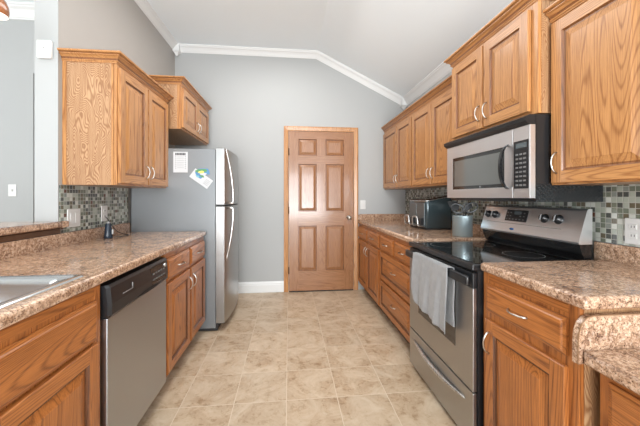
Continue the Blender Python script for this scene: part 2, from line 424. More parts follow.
# ------------------------------------------------------------------ cabinets
def pull(name, parent, x, z, horiz, y=0.0, L=0.096, label=None):
    m = MB(); pts = []; rs = []
    for k in range(13):
        t_ = k/12; s_ = (t_-0.5)*L; o = 0.026*(1-(2*t_-1)**4)**0.7 if 0 < t_ < 1 else 0.0
        o = 0.027*math.sin(PI*t_)**0.55
        pts.append((x+s_, y-o, z) if horiz else (x, y-o, z+s_)); rs.append(0.0052 if k in (0, 12) else 0.0032+0.0008*abs(2*t_-1))
    m.tube(pts, rs, 'nickel', 8)
    return m.build('handle', parent)
def door_mesh(m, x0, z0, x1, z1, v, h, g, pan, st=0.056, T=0.019):
    B = 0.003
    f = lambda c: c.y < -T+0.004
    m.box(x0, -T, z0, x0+st, -0.001, z1, v, B, 1, lambda c: c.y < -T+1e-4 and (abs(c.x-x0) < 1e-4 or c.z < z0+1e-4 or c.z > z1-1e-4))
    m.box(x1-st, -T, z0, x1, -0.001, z1, v, B, 1, lambda c: c.y < -T+1e-4 and (abs(c.x-x1) < 1e-4 or c.z < z0+1e-4 or c.z > z1-1e-4))
    m.box(x0+st, -T, z0, x1-st, -0.001, z0+st, h, B, 1, lambda c: c.y < -T+1e-4 and c.z < z0+1e-4)
    m.box(x0+st, -T, z1-st, x1-st, -0.001, z1, h, B, 1, lambda c: c.y < -T+1e-4 and c.z > z1-1e-4)
    panel_rings(m, x0+st, z0+st, x1-st, z1-st, -T, g, pan)
def drawer_mesh(m, x0, z0, x1, z1, h, T=0.019):
    def ring(i, y): return [(x0+i, y, z0+i), (x1-i, y, z0+i), (x1-i, y, z1-i), (x0+i, y, z1-i)]
    m.loops([ring(0, -0.001), ring(0, -T*0.55), ring(0.004, -T*0.62), ring(0.010, -T*0.72), ring(0.014, -T*0.95), ring(0.017, -T)], h, cap0=True)
    m.face(ring(0.017, -T), h)
def wide_drawer_mesh(m, x0, z0, x1, z1, v, h, g):
    door_mesh(m, x0, z0, x1, z1, v, h, g, h, st=0.045)
CPROF = [(0, 0), (0.005, 0), (0.006, 0.007), (0.011, 0.009), (0.012, 0.014), (0.009, 0.016), (0.013, 0.026), (0.022, 0.035), (0.033, 0.040), (0.033, 0.044), (0.029, 0.046), (0.031, 0.049), (0.043, 0.051), (0.045, 0.055), (0.045, 0.062), (0, 0.062)]
CGRV = {4: 1, 5: 1, 9: 1, 10: 1}  # recessed crown faces that take the shade-coloured groove oak
def cabinet(name, label, cat, loc, rz, w_, d, z0, z1, items, low=False, toe=0, crown=None, near_panel=True, group=None, notop=False):
    V, H, G = ('oak_low_z', 'oak_low_x', 'oak_low_groove_shade') if low else ('oak_z', 'oak_x', 'oak_groove_shade_z')
    SP = 'oak_panel'  # low cabinets get this paler oak too, window light put into the tone
    r = thing(name, label, cat, loc, rz, {'wall_cabinet': 'oak wall cabinets', 'base_cabinet': 'oak base cabinets'}.get(name))
    m = MB(); e = 0.0015
    if notop:
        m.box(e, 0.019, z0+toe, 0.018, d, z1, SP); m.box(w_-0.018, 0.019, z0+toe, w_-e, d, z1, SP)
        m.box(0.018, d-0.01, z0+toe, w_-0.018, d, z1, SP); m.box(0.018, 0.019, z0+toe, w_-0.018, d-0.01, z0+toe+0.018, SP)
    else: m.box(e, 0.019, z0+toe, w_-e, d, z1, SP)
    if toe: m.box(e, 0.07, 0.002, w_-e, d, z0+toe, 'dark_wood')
    m.build('carcass', r)
    if crown == 'both':
        m = MB(); m.box(-0.002, 0.0195, z0, e, 0.032, z1, V); m.build('scribe_molding', r)
        m = MB(); m.box(-0.002, d-0.022, z0, e, d, z1, V); m.build('scribe_molding', r)
    m = MB(); zb = z0+toe
    m.box(e, 0, zb, 0.038, 0.0185, z1, V, 0.001, 1); m.box(w_-0.038, 0, zb, w_-e, 0.0185, z1, V, 0.001, 1)
    m.box(0.038, 0.0, zb, w_-0.038, 0.0185, zb+0.03, H); m.box(0.038, 0.0, z1-0.035, w_-0.038, 0.0185, z1, H)
    m.box(0.038, 0.001, zb+0.03, w_-0.038, 0.0185, z1-0.035, V)
    m.build('face_frame', r)
    for it in items:
        m = MB(); k, a, b, c, d_ = it[:5]
        if k == 'door':
            door_mesh(m, a, c, b, d_, V, H, G, V); o = m.build('door', r)
            hx = a+0.030 if it[5] == 'l' else b-0.030; hz = c+0.095 if it[6] == 'b' else d_-0.10
            if it[5] != 'n': pull('handle', o, hx, hz, False, -0.019)
        elif k == 'drawer':
            drawer_mesh(m, a, c, b, d_, H); o = m.build('drawer', r)
            pull('handle', o, (a+b)/2, (c+d_)/2, True, -0.019)
        elif k == 'false':
            drawer_mesh(m, a, c, b, d_, H); m.build('false_front', r)
        elif k == 'wide':
            wide_drawer_mesh(m, a, c, b, d_, V, H, G); o = m.build('drawer', r)
            pull('handle', o, (a+b)/2, (c+d_)/2+0.005, True, -0.017)
    if crown:
        m = MB(); pth = {'both': [(0, d), (0, 0), (w_, 0), (w_, d)], 'near0': [(0, d), (0, 0), (w_, 0)], 'near1': [(0, 0), (w_, 0), (w_, d)], 'front': [(0, 0), (w_, 0)]}[crown]
        m.sweep(pth, CPROF, 'oak_x' if not low else H, z1-0.001, alt={k_: 'oak_groove_shade_z' for k_ in CGRV}); m.build('crown', r)
    return r
R90 = PI/2
# left wall: local x runs away from the camera
cabinet('wall_cabinet', 'oak wall cabinet with two doors and wavy grained end panel, above left counter', 'cabinet', (-1.09, 2.03, 0), R90, 0.79, 0.318, 1.297, 2.07,
        [('door', 0.012, 0.386, 1.31, 2.045, 'r', 'b'), ('door', 0.40, 0.775, 1.31, 2.045, 'l', 'b')], crown='both')
cabinet('wall_cabinet', 'short oak wall cabinet with two doors mounted over the refrigerator', 'cabinet', (-0.985, 2.865, 0), R90, 0.90, 0.42, 1.845, 2.25,
        [('door', 0.012, 0.444, 1.86, 2.225, 'r', 'b'), ('door', 0.458, 0.885, 1.86, 2.225, 'l', 'b')], crown='both')
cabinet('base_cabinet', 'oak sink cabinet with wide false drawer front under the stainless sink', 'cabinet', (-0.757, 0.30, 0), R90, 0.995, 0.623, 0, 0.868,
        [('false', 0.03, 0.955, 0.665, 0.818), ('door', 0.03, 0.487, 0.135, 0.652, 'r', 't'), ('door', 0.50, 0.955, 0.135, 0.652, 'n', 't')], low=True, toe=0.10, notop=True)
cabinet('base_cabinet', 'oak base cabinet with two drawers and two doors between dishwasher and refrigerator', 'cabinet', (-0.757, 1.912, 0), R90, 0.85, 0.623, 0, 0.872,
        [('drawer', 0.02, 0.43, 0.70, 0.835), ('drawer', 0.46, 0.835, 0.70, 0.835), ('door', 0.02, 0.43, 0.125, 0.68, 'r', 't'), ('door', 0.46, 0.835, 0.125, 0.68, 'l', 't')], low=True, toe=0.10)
# right wall: local x runs towards the camera
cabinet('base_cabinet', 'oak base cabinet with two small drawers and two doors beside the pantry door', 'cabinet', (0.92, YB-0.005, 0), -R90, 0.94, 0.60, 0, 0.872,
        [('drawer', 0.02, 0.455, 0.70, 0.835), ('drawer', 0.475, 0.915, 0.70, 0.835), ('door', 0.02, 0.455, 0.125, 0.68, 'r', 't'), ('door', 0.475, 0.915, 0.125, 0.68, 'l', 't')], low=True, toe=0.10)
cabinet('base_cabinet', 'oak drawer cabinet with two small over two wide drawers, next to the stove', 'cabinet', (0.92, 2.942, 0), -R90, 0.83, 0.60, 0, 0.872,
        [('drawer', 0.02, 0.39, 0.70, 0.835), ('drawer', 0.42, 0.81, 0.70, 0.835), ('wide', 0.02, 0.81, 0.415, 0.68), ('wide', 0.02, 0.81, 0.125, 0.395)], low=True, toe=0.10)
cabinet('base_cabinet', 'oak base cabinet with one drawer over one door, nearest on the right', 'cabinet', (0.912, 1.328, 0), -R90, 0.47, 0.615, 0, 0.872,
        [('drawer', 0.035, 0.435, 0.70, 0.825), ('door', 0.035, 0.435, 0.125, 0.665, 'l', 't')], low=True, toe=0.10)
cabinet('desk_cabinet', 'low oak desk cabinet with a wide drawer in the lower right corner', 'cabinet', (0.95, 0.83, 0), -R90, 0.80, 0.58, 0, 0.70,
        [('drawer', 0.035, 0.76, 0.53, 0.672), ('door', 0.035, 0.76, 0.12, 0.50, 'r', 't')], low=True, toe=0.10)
cabinet('wall_cabinet', 'oak wall cabinet with two doors, farthest on the right beside the back wall', 'cabinet', (1.262, YB-0.004, 0), -R90, 0.925, 0.28, 1.318, 2.08,
        [('door', 0.015, 0.50, 1.335, 2.045, 'r', 'b'), ('door', 0.512, 0.915, 1.335, 2.045, 'l', 'b')], crown='front')
cabinet('wall_cabinet', 'oak wall cabinet with two doors directly above the air fryer and utensil crock', 'cabinet', (1.262, 2.960, 0), -R90, 0.86, 0.28, 1.318, 2.08,
        [('door', 0.015, 0.425, 1.335, 2.045, 'r', 'b'), ('door', 0.437, 0.84, 1.335, 2.045, 'l', 'b')], crown='front')
cabinet('wall_cabinet', 'taller set oak wall cabinet with two short doors above the microwave', 'cabinet', (1.198, 2.097, 0), -R90, 0.764, 0.352, 1.628, 2.175,
        [('door', 0.02, 0.365, 1.645, 2.15, 'r', 'b'), ('door', 0.378, 0.722, 1.645, 2.15, 'l', 'b')], crown='both')
cabinet('wall_cabinet', 'large oak wall cabinet door beside the microwave, cut by right edge of view', 'cabinet', (1.264, 1.330, 0), -R90, 0.47, 0.280, 1.277, 2.06,
        [('door', 0.016, 0.455, 1.285, 2.045, 'l', 'b')], crown='front')

# ------------------------------------------------------------------ countertops
def ctop(name, label, boxes, front):
    m = MB()
    for b in boxes: m.box(*b[:6], 'granite', *(b[6:] if len(b) > 6 else ()))
    return tag(m.build(name), label, 'countertop', 'granite look countertops')
Z0, Z1 = 0.875, 0.915
fr = lambda X, y0=None, y1=None: (lambda c: (abs(c.x-X) < 1e-4 and abs(c.z-(Z0+Z1)/2) > 0.01) or (y1 is not None and abs(c.y-y1) < 1e-4 and abs(c.z-(Z0+Z1)/2) > 0.01) or (y0 is not None and abs(c.y-y0) < 1e-4 and abs(c.z-(Z0+Z1)/2) > 0.01) or (abs(c.x-X) < 1e-4 and abs(c.z-(Z0+Z1)/2) < 0.01 and (y0 is not None or y1 is not None)))
c = ctop('countertop', 'long brown speckled granite look countertop along the left side with the sink',
     [(-0.815, -0.3, Z0, -0.735, 2.772, Z1, 0.013, 4, fr(-0.735, None, 2.772)), (XL+0.022, -0.3, Z0, -1.27, 2.772, Z1), (-1.27, -0.3, Z0, -0.815, 0.50, Z1), (-1.27, 1.215, Z0, -0.815, 2.772, Z1)], 0)
m = MB(); m.box(XL+0.001, -0.3, Z0, XL+0.021, 2.80, 0.995, 'granite', 0.004, 2); m.build('upstand', c)
c = ctop('countertop', 'brown speckled granite look countertop on the right between back wall and stove',
     [(0.895, 2.106, Z0, XR-0.022, YB-0.022, Z1, 0.013, 4, fr(0.895))], 0)
m = MB(); m.box(XR-0.021, 2.106, Z0, XR-0.001, YB-0.001, 0.995, 'granite', 0.004, 2); m.build('upstand', c)
m = MB(); pr = [(XR-0.022, Z0), (XR-0.022, 0.995), (0.935, 0.995), (0.915, 0.988), (0.90, 0.972), (0.895, 0.95), (0.895, Z0)]
m.loops([[(x, y, z) for x, z in pr] for y in (YB-0.021, YB-0.001)], 'granite', cap0=True, cap1=True); m.build('upstand', c)
c = ctop('countertop', 'brown speckled granite look countertop on the right between stove and lower desk',
     [(0.888, 0.818, Z0, XR-0.022, 1.322, Z1, 0.013, 4, fr(0.888, 0.818, 1.322))], 0)
m = MB(); m.box(XR-0.021, 0.80, Z0, XR-0.001, 1.37, 0.995, 'granite', 0.004, 2); m.build('upstand', c)
DZ0, DZ1 = 0.705, 0.747
m = MB(); m.box(0.895, -0.05, DZ0, XR-0.002, 0.834, DZ1, 'granite', 0.013, 4, lambda c: abs(c.x-0.895) < 1e-4)
c = tag(m.build('countertop'), 'lower desk-height speckled granite look countertop in the bottom right corner', 'countertop', 'granite look countertops')
m = MB(); pr = [(XR-0.002, DZ0), (XR-0.002, 0.85), (0.935, 0.85), (0.915, 0.845), (0.898, 0.828), (0.888, 0.80), (0.885, 0.77), (0.885, DZ0)]
m.loops([[(x, y, z) for x, z in pr] for y in (0.836, 0.8565)], 'granite', cap0=True, cap1=True)
m.build('upstand', c)
m = MB(); pts = [(XR-0.003, 0.851), (0.935, 0.851), (0.914, 0.8455), (0.897, 0.829), (0.887, 0.80), (0.884, 0.77), (0.884, DZ0)]
a = [(x, 0.8335, z) for x, z in pts]; b = [(x, 0.837, z) for x, z in pts]; a2 = [(x-0.001, 0.8335, z+0.003) for x, z in pts]; b2 = [(x-0.001, 0.837, z+0.003) for x, z in pts]
rings = [[a[i], b[i], b2[i], a2[i]] for i in range(len(pts))]
m.loops(rings, 'brown_edge', cap0=True, cap1=True); m.build('edge_band', c)
# bar ledge over the knee wall
m = MB(); m.box(-1.80, -0.3, 1.031, -1.375, 1.99, 1.071, 'granite', 0.013, 4, lambda c: abs(c.x+1.375) < 1e-4 or abs(c.x+1.80) < 1e-4)
m.box(XL+0.001, 1.99, 1.031, -1.375, 2.045, 1.071, 'granite', 0.010, 3, lambda c: abs(c.x+1.375) < 1e-4 or abs(c.y-2.045) < 1e-4)
bar = tag(m.build('bar_top'), 'raised speckled granite look bar ledge behind the sink', 'bar top')
m = MB(); m.box(XL+0.001, -0.3, 0.997, XL+0.018, 1.995, 1.029, 'dark_wood', 0.003, 1); m.build('wood_rail', bar)

# ------------------------------------------------------------------ sink
sk = thing('kitchen_sink', 'stainless steel drop-in sink with rounded corners, cut by left edge', 'sink', (0, 0, 0))
m = MB()
def rr(i, z, r): return rrect(-1.31+i, 0.46+i, -0.782-i, 1.250-i, r, z)
m.loops([rr(0, 0.9155, 0.02), rr(0.004, 0.921, 0.02), rr(0.012, 0.924, 0.022), rr(0.020, 0.919, 0.03), rr(0.034, 0.919, 0.05), rr(0.042, 0.914, 0.055)], 'sink_steel', smooth=True)
m.build('rim', sk)
m = MB()
m.loops([rr(0.042, 0.914, 0.055), rr(0.050, 0.895, 0.06), rr(0.060, 0.77, 0.07), rr(0.075, 0.745, 0.075), rr(0.11, 0.735, 0.06)], 'sink_steel', smooth=True)
m.face(rr(0.11, 0.735, 0.06), 'sink_steel', True)
m.build('basin', sk)
m = MB(); m.lathe([(0.0, 0.003), (0.02, 0.003), (0.035, 0.006), (0.042, 0.002)], 'nickel', (-1.05, 0.85, 0.734)); m.build('drain', sk)

# ------------------------------------------------------------------ dishwasher
dw = thing('dishwasher', 'stainless dishwasher with black control console built into left counter', 'dishwasher', (-0.737, 1.301, 0), R90)
W = 0.603
m = MB(); m.box(0.004, 0.05, 0.10, W-0.004, 0.60, 0.866, 'black_matte'); m.box(0.004, 0.09, 0.002, W-0.004, 0.6, 0.10, 'black_matte'); m.build('tub', dw)
m = MB(); m.box(0.006, 0, 0.105, W-0.006, 0.048, 0.722, 'stainless', 0.004, 2); m.build('door_panel', dw)
m = MB(); pr = [(0.048, 0.726), (-0.004, 0.726), (-0.012, 0.735), (-0.012, 0.78), (-0.006, 0.845), (0.002, 0.857), (0.048, 0.857)]
rings = [[(x, y+o*(1 if y < 0.04 else 0), z) for y, z in pr] for x, o in ((0.006, 0.012), (0.016, 0.0), (W-0.016, 0), (W-0.006, 0.012))]
m.loops(rings, 'black_plastic', cap0=True, cap1=True); con = m.build('console', dw)
def cy(z): return -0.012+(max(z-0.78, 0))/0.065*0.006
m = MB()
m.loops([[(x, cy(z)-0.0012, z) for x, z in p] for p in (((0.375, 0.755), (0.565, 0.755), (0.565, 0.835), (0.375, 0.835)),)], 'console_brown')
def plate(m, x0, x1, z0, z1, mat, off): m.loops([[(x0, cy(z0)-off, z0), (x1, cy(z0)-off, z0)], [(x0, cy(z1)-off, z1), (x1, cy(z1)-off, z1)]], mat, closed_ring=False)
m = MB(); plate(m, 0.375, 0.56, 0.752, 0.838, 'console_brown', 0.0012); m.build('control_panel', con)
for r_ in range(2):
    for k in range(5):
        m = MB(); x = 0.39+k*0.032; z = 0.772+r_*0.03
        m.box(x, cy(z)-0.004, z, x+0.018, cy(z)-0.0012, z+0.007, 'button_grey'); m.build('button', con)
m = MB(); m.lathe([(0, -0.008), (0.009, -0.008), (0.010, -0.001)], 'stainless_light', (0.545, cy(0.82), 0.822), 16, 'y'); m.build('dial', con)
m = MB(); m.box(0.10, cy(0.80)-0.0012, 0.795, 0.185, cy(0.80)+0.001, 0.7975, 'grey_plastic'); m.box(0.183, cy(0.80)-0.0012, 0.795, 0.1855, cy(0.80)+0.001, 0.823, 'grey_plastic'); m.build('latch_recess', con)
m = MB(); n = 12
m.loops([[(0.22+0.26*k/n, -0.0135, 0.738-0.012*0 - 0.008*math.sin(PI*k/n)) for k in range(n+1)], [(0.22+0.26*k/n, -0.0135, 0.739+0.010*math.sin(PI*k/n)) for k in range(n+1)]], 'dark_gap', closed_ring=False)
m.build('grip_slot', con)

# ------------------------------------------------------------------ refrigerator
fg = thing('refrigerator', 'stainless top-freezer refrigerator with curved doors and grey side', 'refrigerator', (-0.585, 2.80, 0), R90)
W = 0.76
m = MB(); m.box(0, 0.078, 0.03, W, 0.80, 1.655, 'fridge_side', 0.006, 2); m.build('cabinet_body', fg)
m = MB(); m.box(0.01, 0.06, 0.005, W-0.01, 0.30, 0.065, 'black_matte', 0.004, 1); m.build('toe_grille', fg)
def fdoor(z0, z1, name):
    m = MB(); n = 14; fp = []
    for k in range(n+1):
        x = 0.004+(W-0.008)*k/n; fp.append((x, -0.030*math.sin(PI*k/n)**0.8))
    ring = lambda z, i: [(min(max(x, 0.004+i), W-0.004-i), y+i, z) for x, y in fp]+[(W-0.004-i, 0.074, z), (0.004+i, 0.074, z)]
    m.loops([ring(z0, 0.006), ring(z0+0.006, 0), ring(z1-0.006, 0), ring(z1, 0.006)], 'fridge_steel', cap0=True, cap1=True)
    for f in m.bm.faces:
        if abs(f.normal.z) < 0.3: f.smooth = False
    return m.build(name, fg)
fd = fdoor(0.07, 1.135, 'fridge_door'); fz = fdoor(1.148, 1.668, 'freezer_door')
def fhandle(za, zb, parent, mat='white_trim'):
    # za: far end fixed near the door, zb: end by the split, standing well proud
    m = MB(); pts = []; n = 16
    for k in range(n+1):
        t_ = k/n; pts.append((0.012+0.012*t_, -0.012-0.062*math.sin(PI*0.5*min(1, t_*1.08))**0.9*(1-0.0*t_), za+(zb-za)*t_))
    pts.append((0.024, -0.012, zb))
    m.tube(pts, [0.008]*4+[0.011]*(len(pts)-4), 'stainless_light', 10); m.build('handle', parent)
fhandle(1.655, 1.165, fz); fhandle(0.64, 1.118, fd)
m = MB(); m.box(0.62, 0.01, 1.670, 0.75, 0.12, 1.69, 'grey_plastic', 0.005, 2); m.build('hinge_cover', fg)
m = MB(); m.box(0.01, 0.01, 1.1365, W-0.01, 0.07, 1.1465, 'black_matte'); m.build('door_gap', fg)
m = MB(); m.box(0.02, 0.0745, 0.09, 0.7, 0.0775, 1.64, 'grey_plastic'); m.build('door_gasket', fg)

# papers on the fridge side
YF = 2.798
def flat(name, label, cat, cx, cz, w_, h, ang, marks, yo=0.0):
    r = thing(name, label, cat, (cx, YF-yo, cz), 0); r.rotation_euler = (0, ang, 0)
    m = MB(); m.box(-w_/2, -0.001, -h/2, w_/2, 0, h/2, 'paper'); m.build('sheet', r)
    if marks:
        m = MB()
        for (x0, z0, x1, z1, mt) in marks: m.box(x0, -0.0016, z0, x1, -0.001, z1, mt)
        m.build('printing', r)
    return r
mk = [(-0.045+0.013*k, 0.062, -0.035+0.013*k, 0.082, 'ink') for k in range(7)]
mk += [(-0.045, 0.05-0.018*k, -0.038, 0.056-0.018*k, 'ink_grey') for k in range(7)]+[(0.038, 0.05-0.018*k, 0.046, 0.056-0.018*k, 'ink_grey') for k in range(7)]
mk += [(-0.03, 0.045-0.016*k, 0.03, 0.047-0.016*k, 'ink_grey') for k in range(7)]
flat('notice_sheet', 'white printed notice sheet with dark header row on refrigerator side', 'paper', -0.965, 1.532, 0.124, 0.185, 0.0, mk)
def blob(m, cx, cz, rx, rz_, mt, y0, y1, n=14, seed=1):
    rnd = random.Random(seed); k_ = [1+rnd.uniform(-0.25, 0.25) for _ in range(n)]
    m.loops([[(cx+rx*k_[i]*math.cos(2*PI*i/n), y, cz+rz_*k_[i]*math.sin(2*PI*i/n)) for i in range(n)] for y in (y0, y1)], mt, cap0=True, cap1=True)
cd = flat('postcard', 'white card with blue fish picture pinned askew on refrigerator side', 'card', -0.787, 1.385, 0.190, 0.092, math.radians(36), None)
m = MB(); blob(m, -0.03, 0.015, 0.035, 0.022, 'print_blue', -0.0018, -0.001, seed=3); blob(m, -0.015, 0.022, 0.028, 0.010, 'print_green', -0.0024, -0.0018, seed=5); blob(m, -0.04, 0.0, 0.018, 0.010, 'print_teal', -0.0026, -0.0018, seed=8)
for k in range(4): m.box(0.035, -0.0016, 0.02-0.014*k, 0.085, -0.001, 0.023-0.014*k, 'ink_grey')
m.build('printing', cd)
mg = thing('fridge_magnet', 'green yellow and blue picture magnet above the tilted white card', 'magnet', (-0.775, YF-0.003, 1.443), 0)
m = MB(); blob(m, 0, 0, 0.062, 0.034, 'print_blue', -0.003, 0.0, seed=11); m.build('backing', mg)
m = MB(); blob(m, -0.008, 0.012, 0.050, 0.020, 'print_green', -0.004, -0.003, seed=12); blob(m, -0.012, 0.000, 0.028, 0.012, 'print_yellow', -0.005, -0.004, seed=13); blob(m, 0.01, -0.018, 0.03, 0.010, 'paper', -0.0045, -0.003, seed=14); m.build('picture', mg)

# ------------------------------------------------------------------ range
rg = thing('electric_range', 'stainless freestanding electric range with black glass cooktop and backguard', 'stove', (0.868, 2.095, 0), -R90)
W = 0.758; D = 1.492-0.868
m = MB(); m.box(0, 0.0215, 0.02, W, D-0.03, 0.868, 'black_plastic')
for x in (0.05, W-0.05):
    for y in (0.1, 0.55): m.lathe([(0.018, 0.0), (0.018, 0.02)], 'black_matte', (x, y, 0.0), 10, cap0=True)
m.build('body', rg)
m = MB(); m.box(-0.001, -0.006, 0.869, W+0.001, 0.60, 0.899, 'black_plastic', 0.006, 2); m.box(0.015, 0.02, 0.899, W-0.015, 0.56, 0.902, 'black_gloss', 0.001, 1)
ck = m.build('cooktop', rg)
for (x, y, r_) in ((0.2, 0.17, 0.10), (0.56, 0.17, 0.08), (0.2, 0.42, 0.08), (0.56, 0.42, 0.10)):
    m = MB(); n = 32
    m.loops([[(x+q*math.cos(2*PI*i/n), y+q*math.sin(2*PI*i/n), 0.9023) for i in range(n)] for q in (r_-0.002, r_)], 'grey_plastic'); m.build('burner_ring', ck)
m = MB(); m.box(0.004, 0.0, 0.292, W-0.004, 0.020, 0.785, 'stainless_range', 0.003, 2); od = m.build('oven_door', rg)
m = MB(); m.box(0.004, 0.0, 0.7865, W-0.004, 0.020, 0.858, 'black_plastic', 0.003, 2); m.build('door_cap', od)
m = MB(); m.box(0.15, -0.0015, 0.44, W-0.155, 0.0, 0.745, 'oven_glass', 0.0006, 1); m.build('door_window', od)
m = MB()
m.box(0.006, -0.036, 0.797, W-0.001, -0.016, 0.845, 'black_plastic', 0.009, 3)
for x in (0.03, W-0.065): m.box(x, -0.018, 0.805, x+0.035, 0.0, 0.838, 'black_plastic', 0.003, 1)
m.build('handle', od)
m = MB(); m.box(0.004, 0.0, 0.035, W-0.004, 0.020, 0.284, 'stainless_range', 0.003, 2); dr = m.build('drawer', rg)
m = MB(); n = 18; rings = []
for k in range(n+1):
    t_ = k/n; x = 0.07+(W-0.14)*t_; s_ = math.sin(PI*t_); hh = 0.004+0.010*s_**0.6; out = 0.002+0.026*s_**0.8; zc = 0.222-0.018*s_
    rings.append([(x, -0.001, zc-hh), (x, -out, zc-hh*0.7), (x, -out-0.003, zc), (x, -out, zc+hh*0.7), (x, -0.001, zc+hh)])
m.loops(rings, 'stainless_light', cap0=True, cap1=True, smooth=True); m.build('handle', dr)
# backguard, slanted steel face over black glossy lower part
yb0, yb1 = 1.42-0.868, 1.466-0.868
m = MB(); pr = [(D, 0.985), (yb0, 0.985), (yb0-0.004, 0.995), (yb1-0.003, 1.150), (yb1+0.004, 1.160), (D, 1.160)]
m.loops([[(x, y, z) for y, z in pr] for x in (-0.001, W-0.0)], 'microwave_steel', cap0=True, cap1=True); bg = m.build('backguard', rg)
m = MB(); pr = [(D, 0.87), (0.60, 0.87), (0.60, 0.905), (yb0+0.035, 0.908), (yb0+0.02, 0.94), (yb0+0.006, 0.984), (D, 0.984)]
m.loops([[(x, y, z) for y, z in pr] for x in (0.006, W-0.004)], 'black_gloss', cap0=True, cap1=True); m.build('splash_panel', rg)
def bgy(z): return yb0-0.004+(z-0.995)/0.155*(yb1+0.001-yb0)
lean = math.atan2(yb1+0.001-yb0, 0.155)
def bx_(Y): return 2.095-Y
for Y, z in ((2.045, 1.098), (1.975, 1.098), (1.565, 1.098), (1.475, 1.098)):
    k = bpy.data.objects.new('knob', None); bpy.data.objects.remove(k)
    m = MB(); m.lathe([(0.026, 0.0), (0.026, -0.005), (0.021, -0.007), (0.019, -0.026), (0.016, -0.029), (0, -0.029)], 'black_plastic', (0, 0, 0), 20, 'y'); m.box(-0.003, -0.033, -0.017, 0.003, -0.028, 0.017, 'grey_plastic')
    o = m.build('knob', bg); o.location = (bx_(Y), bgy(z), z); o.rotation_euler = (-lean, 0, 0)
def slanted(name, x0, x1, z0, z1, mt, th, par, off=0.0):
    m = MB(); q = lambda z, d: bgy(z)-d-off
    m.loops([[(x0, q(z0, th), z0), (x1, q(z0, th), z0), (x1, q(z1, th), z1), (x0, q(z1, th), z1)], [(x0, q(z0, 0), z0), (x1, q(z0, 0), z0), (x1, q(z1, 0), z1), (x0, q(z1, 0), z1)]], mt, cap0=True, cap1=True)
    return m.build(name, par)
dp = slanted('display', bx_(1.87), bx_(1.69), 1.065, 1.136, 'black_plastic', 0.003, bg)
slanted('clock_screen', bx_(1.80), bx_(1.74), 1.108, 1.128, 'lcd', 0.001, dp, 0.003)
for r_ in range(3):
    for k in range(6):
        if 2 <= k <= 3 and r_ > 0: continue
        x = bx_(1.862)+0.028*k; z = 1.075+0.02*r_
        slanted('button', x, x+0.012, z, z+0.006, 'button_grey', 0.001, dp, 0.003)
slanted('trim_line', 0.05, W-0.11, 1.048, 1.051, 'grey_plastic', 0.0015, bg)
m = MB(); m.lathe([(0.013, 0), (0.013, -0.003), (0, -0.004)], 'badge_blue', (0, 0, 0), 18, 'y'); o = m.build('badge', bg); o.location = (bx_(1.79), bgy(1.015), 1.015); o.rotation_euler = (-lean, 0, 0); o.scale = (1.3, 1, 0.55)

# towel over the oven handle
tw = thing('dish_towel', 'pale grey terry towel draped over the oven door handle', 'towel', (0.868, 2.095, 0), -R90)
m = MB(); n, q = 36, 30
def towel_pt(u, s, front):
    x = 0.168+0.432*u; bz = 0.515+0.012*math.sin(u*5) + (0.10*max(0, (0.22-u)/0.22)**2 if front else 0.035)
    if front:
        z = 0.849-(0.849-bz)*s; w1 = 0.5+s
        y = -0.044-0.005*w1*math.sin(u*19+0.6)*min(1, s*3)-0.004*math.sin(u*41+s*3)*s-0.010*s
    else:
        z = 0.849-(0.849-bz)*s; y = -0.0095+0.002*math.sin(u*14)-0.0*s
    if not front: x += 0.004
    return (x+0.004*math.sin(s*7)*u, y, z)
rows_ = []
for j in range(q, -1, -1): rows_.append([towel_pt(i/n, j/q, False) for i in range(n+1)])
mid = [(0.168+0.432*i/n+0.006, -0.026, 0.852) for i in range(n+1)]; rows_.append(mid)
for j in range(0, q+1): rows_.append([towel_pt(i/n, j/q, True) for i in range(n+1)])
m.loops(rows_, 'towel', closed_ring=False, smooth=True)
o = m.build('cloth', tw); md = o.modifiers.new('thick', 'SOLIDIFY'); md.thickness = 0.004; md.offset = 0
 
# ------------------------------------------------------------------ microwave
mw = thing('microwave', 'stainless over-the-range microwave with black handle, vent strip and keypad', 'microwave', (1.153, 2.092, 0), -R90)
W = 0.76; zb, zt = 1.196, 1.62; D = XR-1.153-0.01
m = MB(); m.box(0.004, 0.032, zb, W-0.0, D, zt, 'embossed_black'); m.box(W-0.001, 0.032, 1.285, W+0.001, 0.10, zt, 'black_plastic'); m.build('body', mw)
m = MB(); m.loops([[(x, y, z) for y, z in ((0.031, 1.574), (-0.004, 1.574), (-0.024, 1.588), (-0.026, 1.606), (0.0, 1.619), (0.031, 1.6195))] for x in (0.0, W)], 'black_plastic', cap0=True, cap1=True)
vt = m.build('vent_strip', mw)
m = MB()
xs = 2.092-1.443
fr_ = 'stainless_light'
xw0, xw1, zw0, zw1 = 2.092-2.016, 2.092-1.505, 1.272, 1.489
m.box(0.0, 0, zb+0.018, xs-0.0015, 0.030, zw0, 'microwave_steel', 0.0015, 1); m.box(0.0, 0, zw1, xs-0.0015, 0.030, 1.572, 'microwave_steel', 0.0015, 1)
m.box(0.0, 0.0003, zw0, xw0, 0.030, zw1, 'microwave_steel'); m.box(xw1, 0.0003, zw0, xs-0.0015, 0.030, zw1, 'microwave_steel')
dr = m.build('door', mw)
m = MB(); m.box(xw0, 0.001, zw0, xw1, 0.02, zw1, 'black_gloss'); m.box(xw0+0.022, 0.0, zw0+0.02, xw1-0.022, 0.001, zw1-0.022, 'window_glass_dark'); m.build('window', dr)
m = MB(); m.lathe([(0.006, 0), (0.006, -0.001), (0, -0.001)], 'ink_grey', (0.38, 0.0008, zw0+0.010), 12, 'y'); o = m.build('emblem', dr)
m = MB(); pts = []
for k in range(17):
    t_ = k/16; pts.append((xw1+0.025, -0.046*math.sin(PI*t_)**0.5, 1.262+0.235*t_))
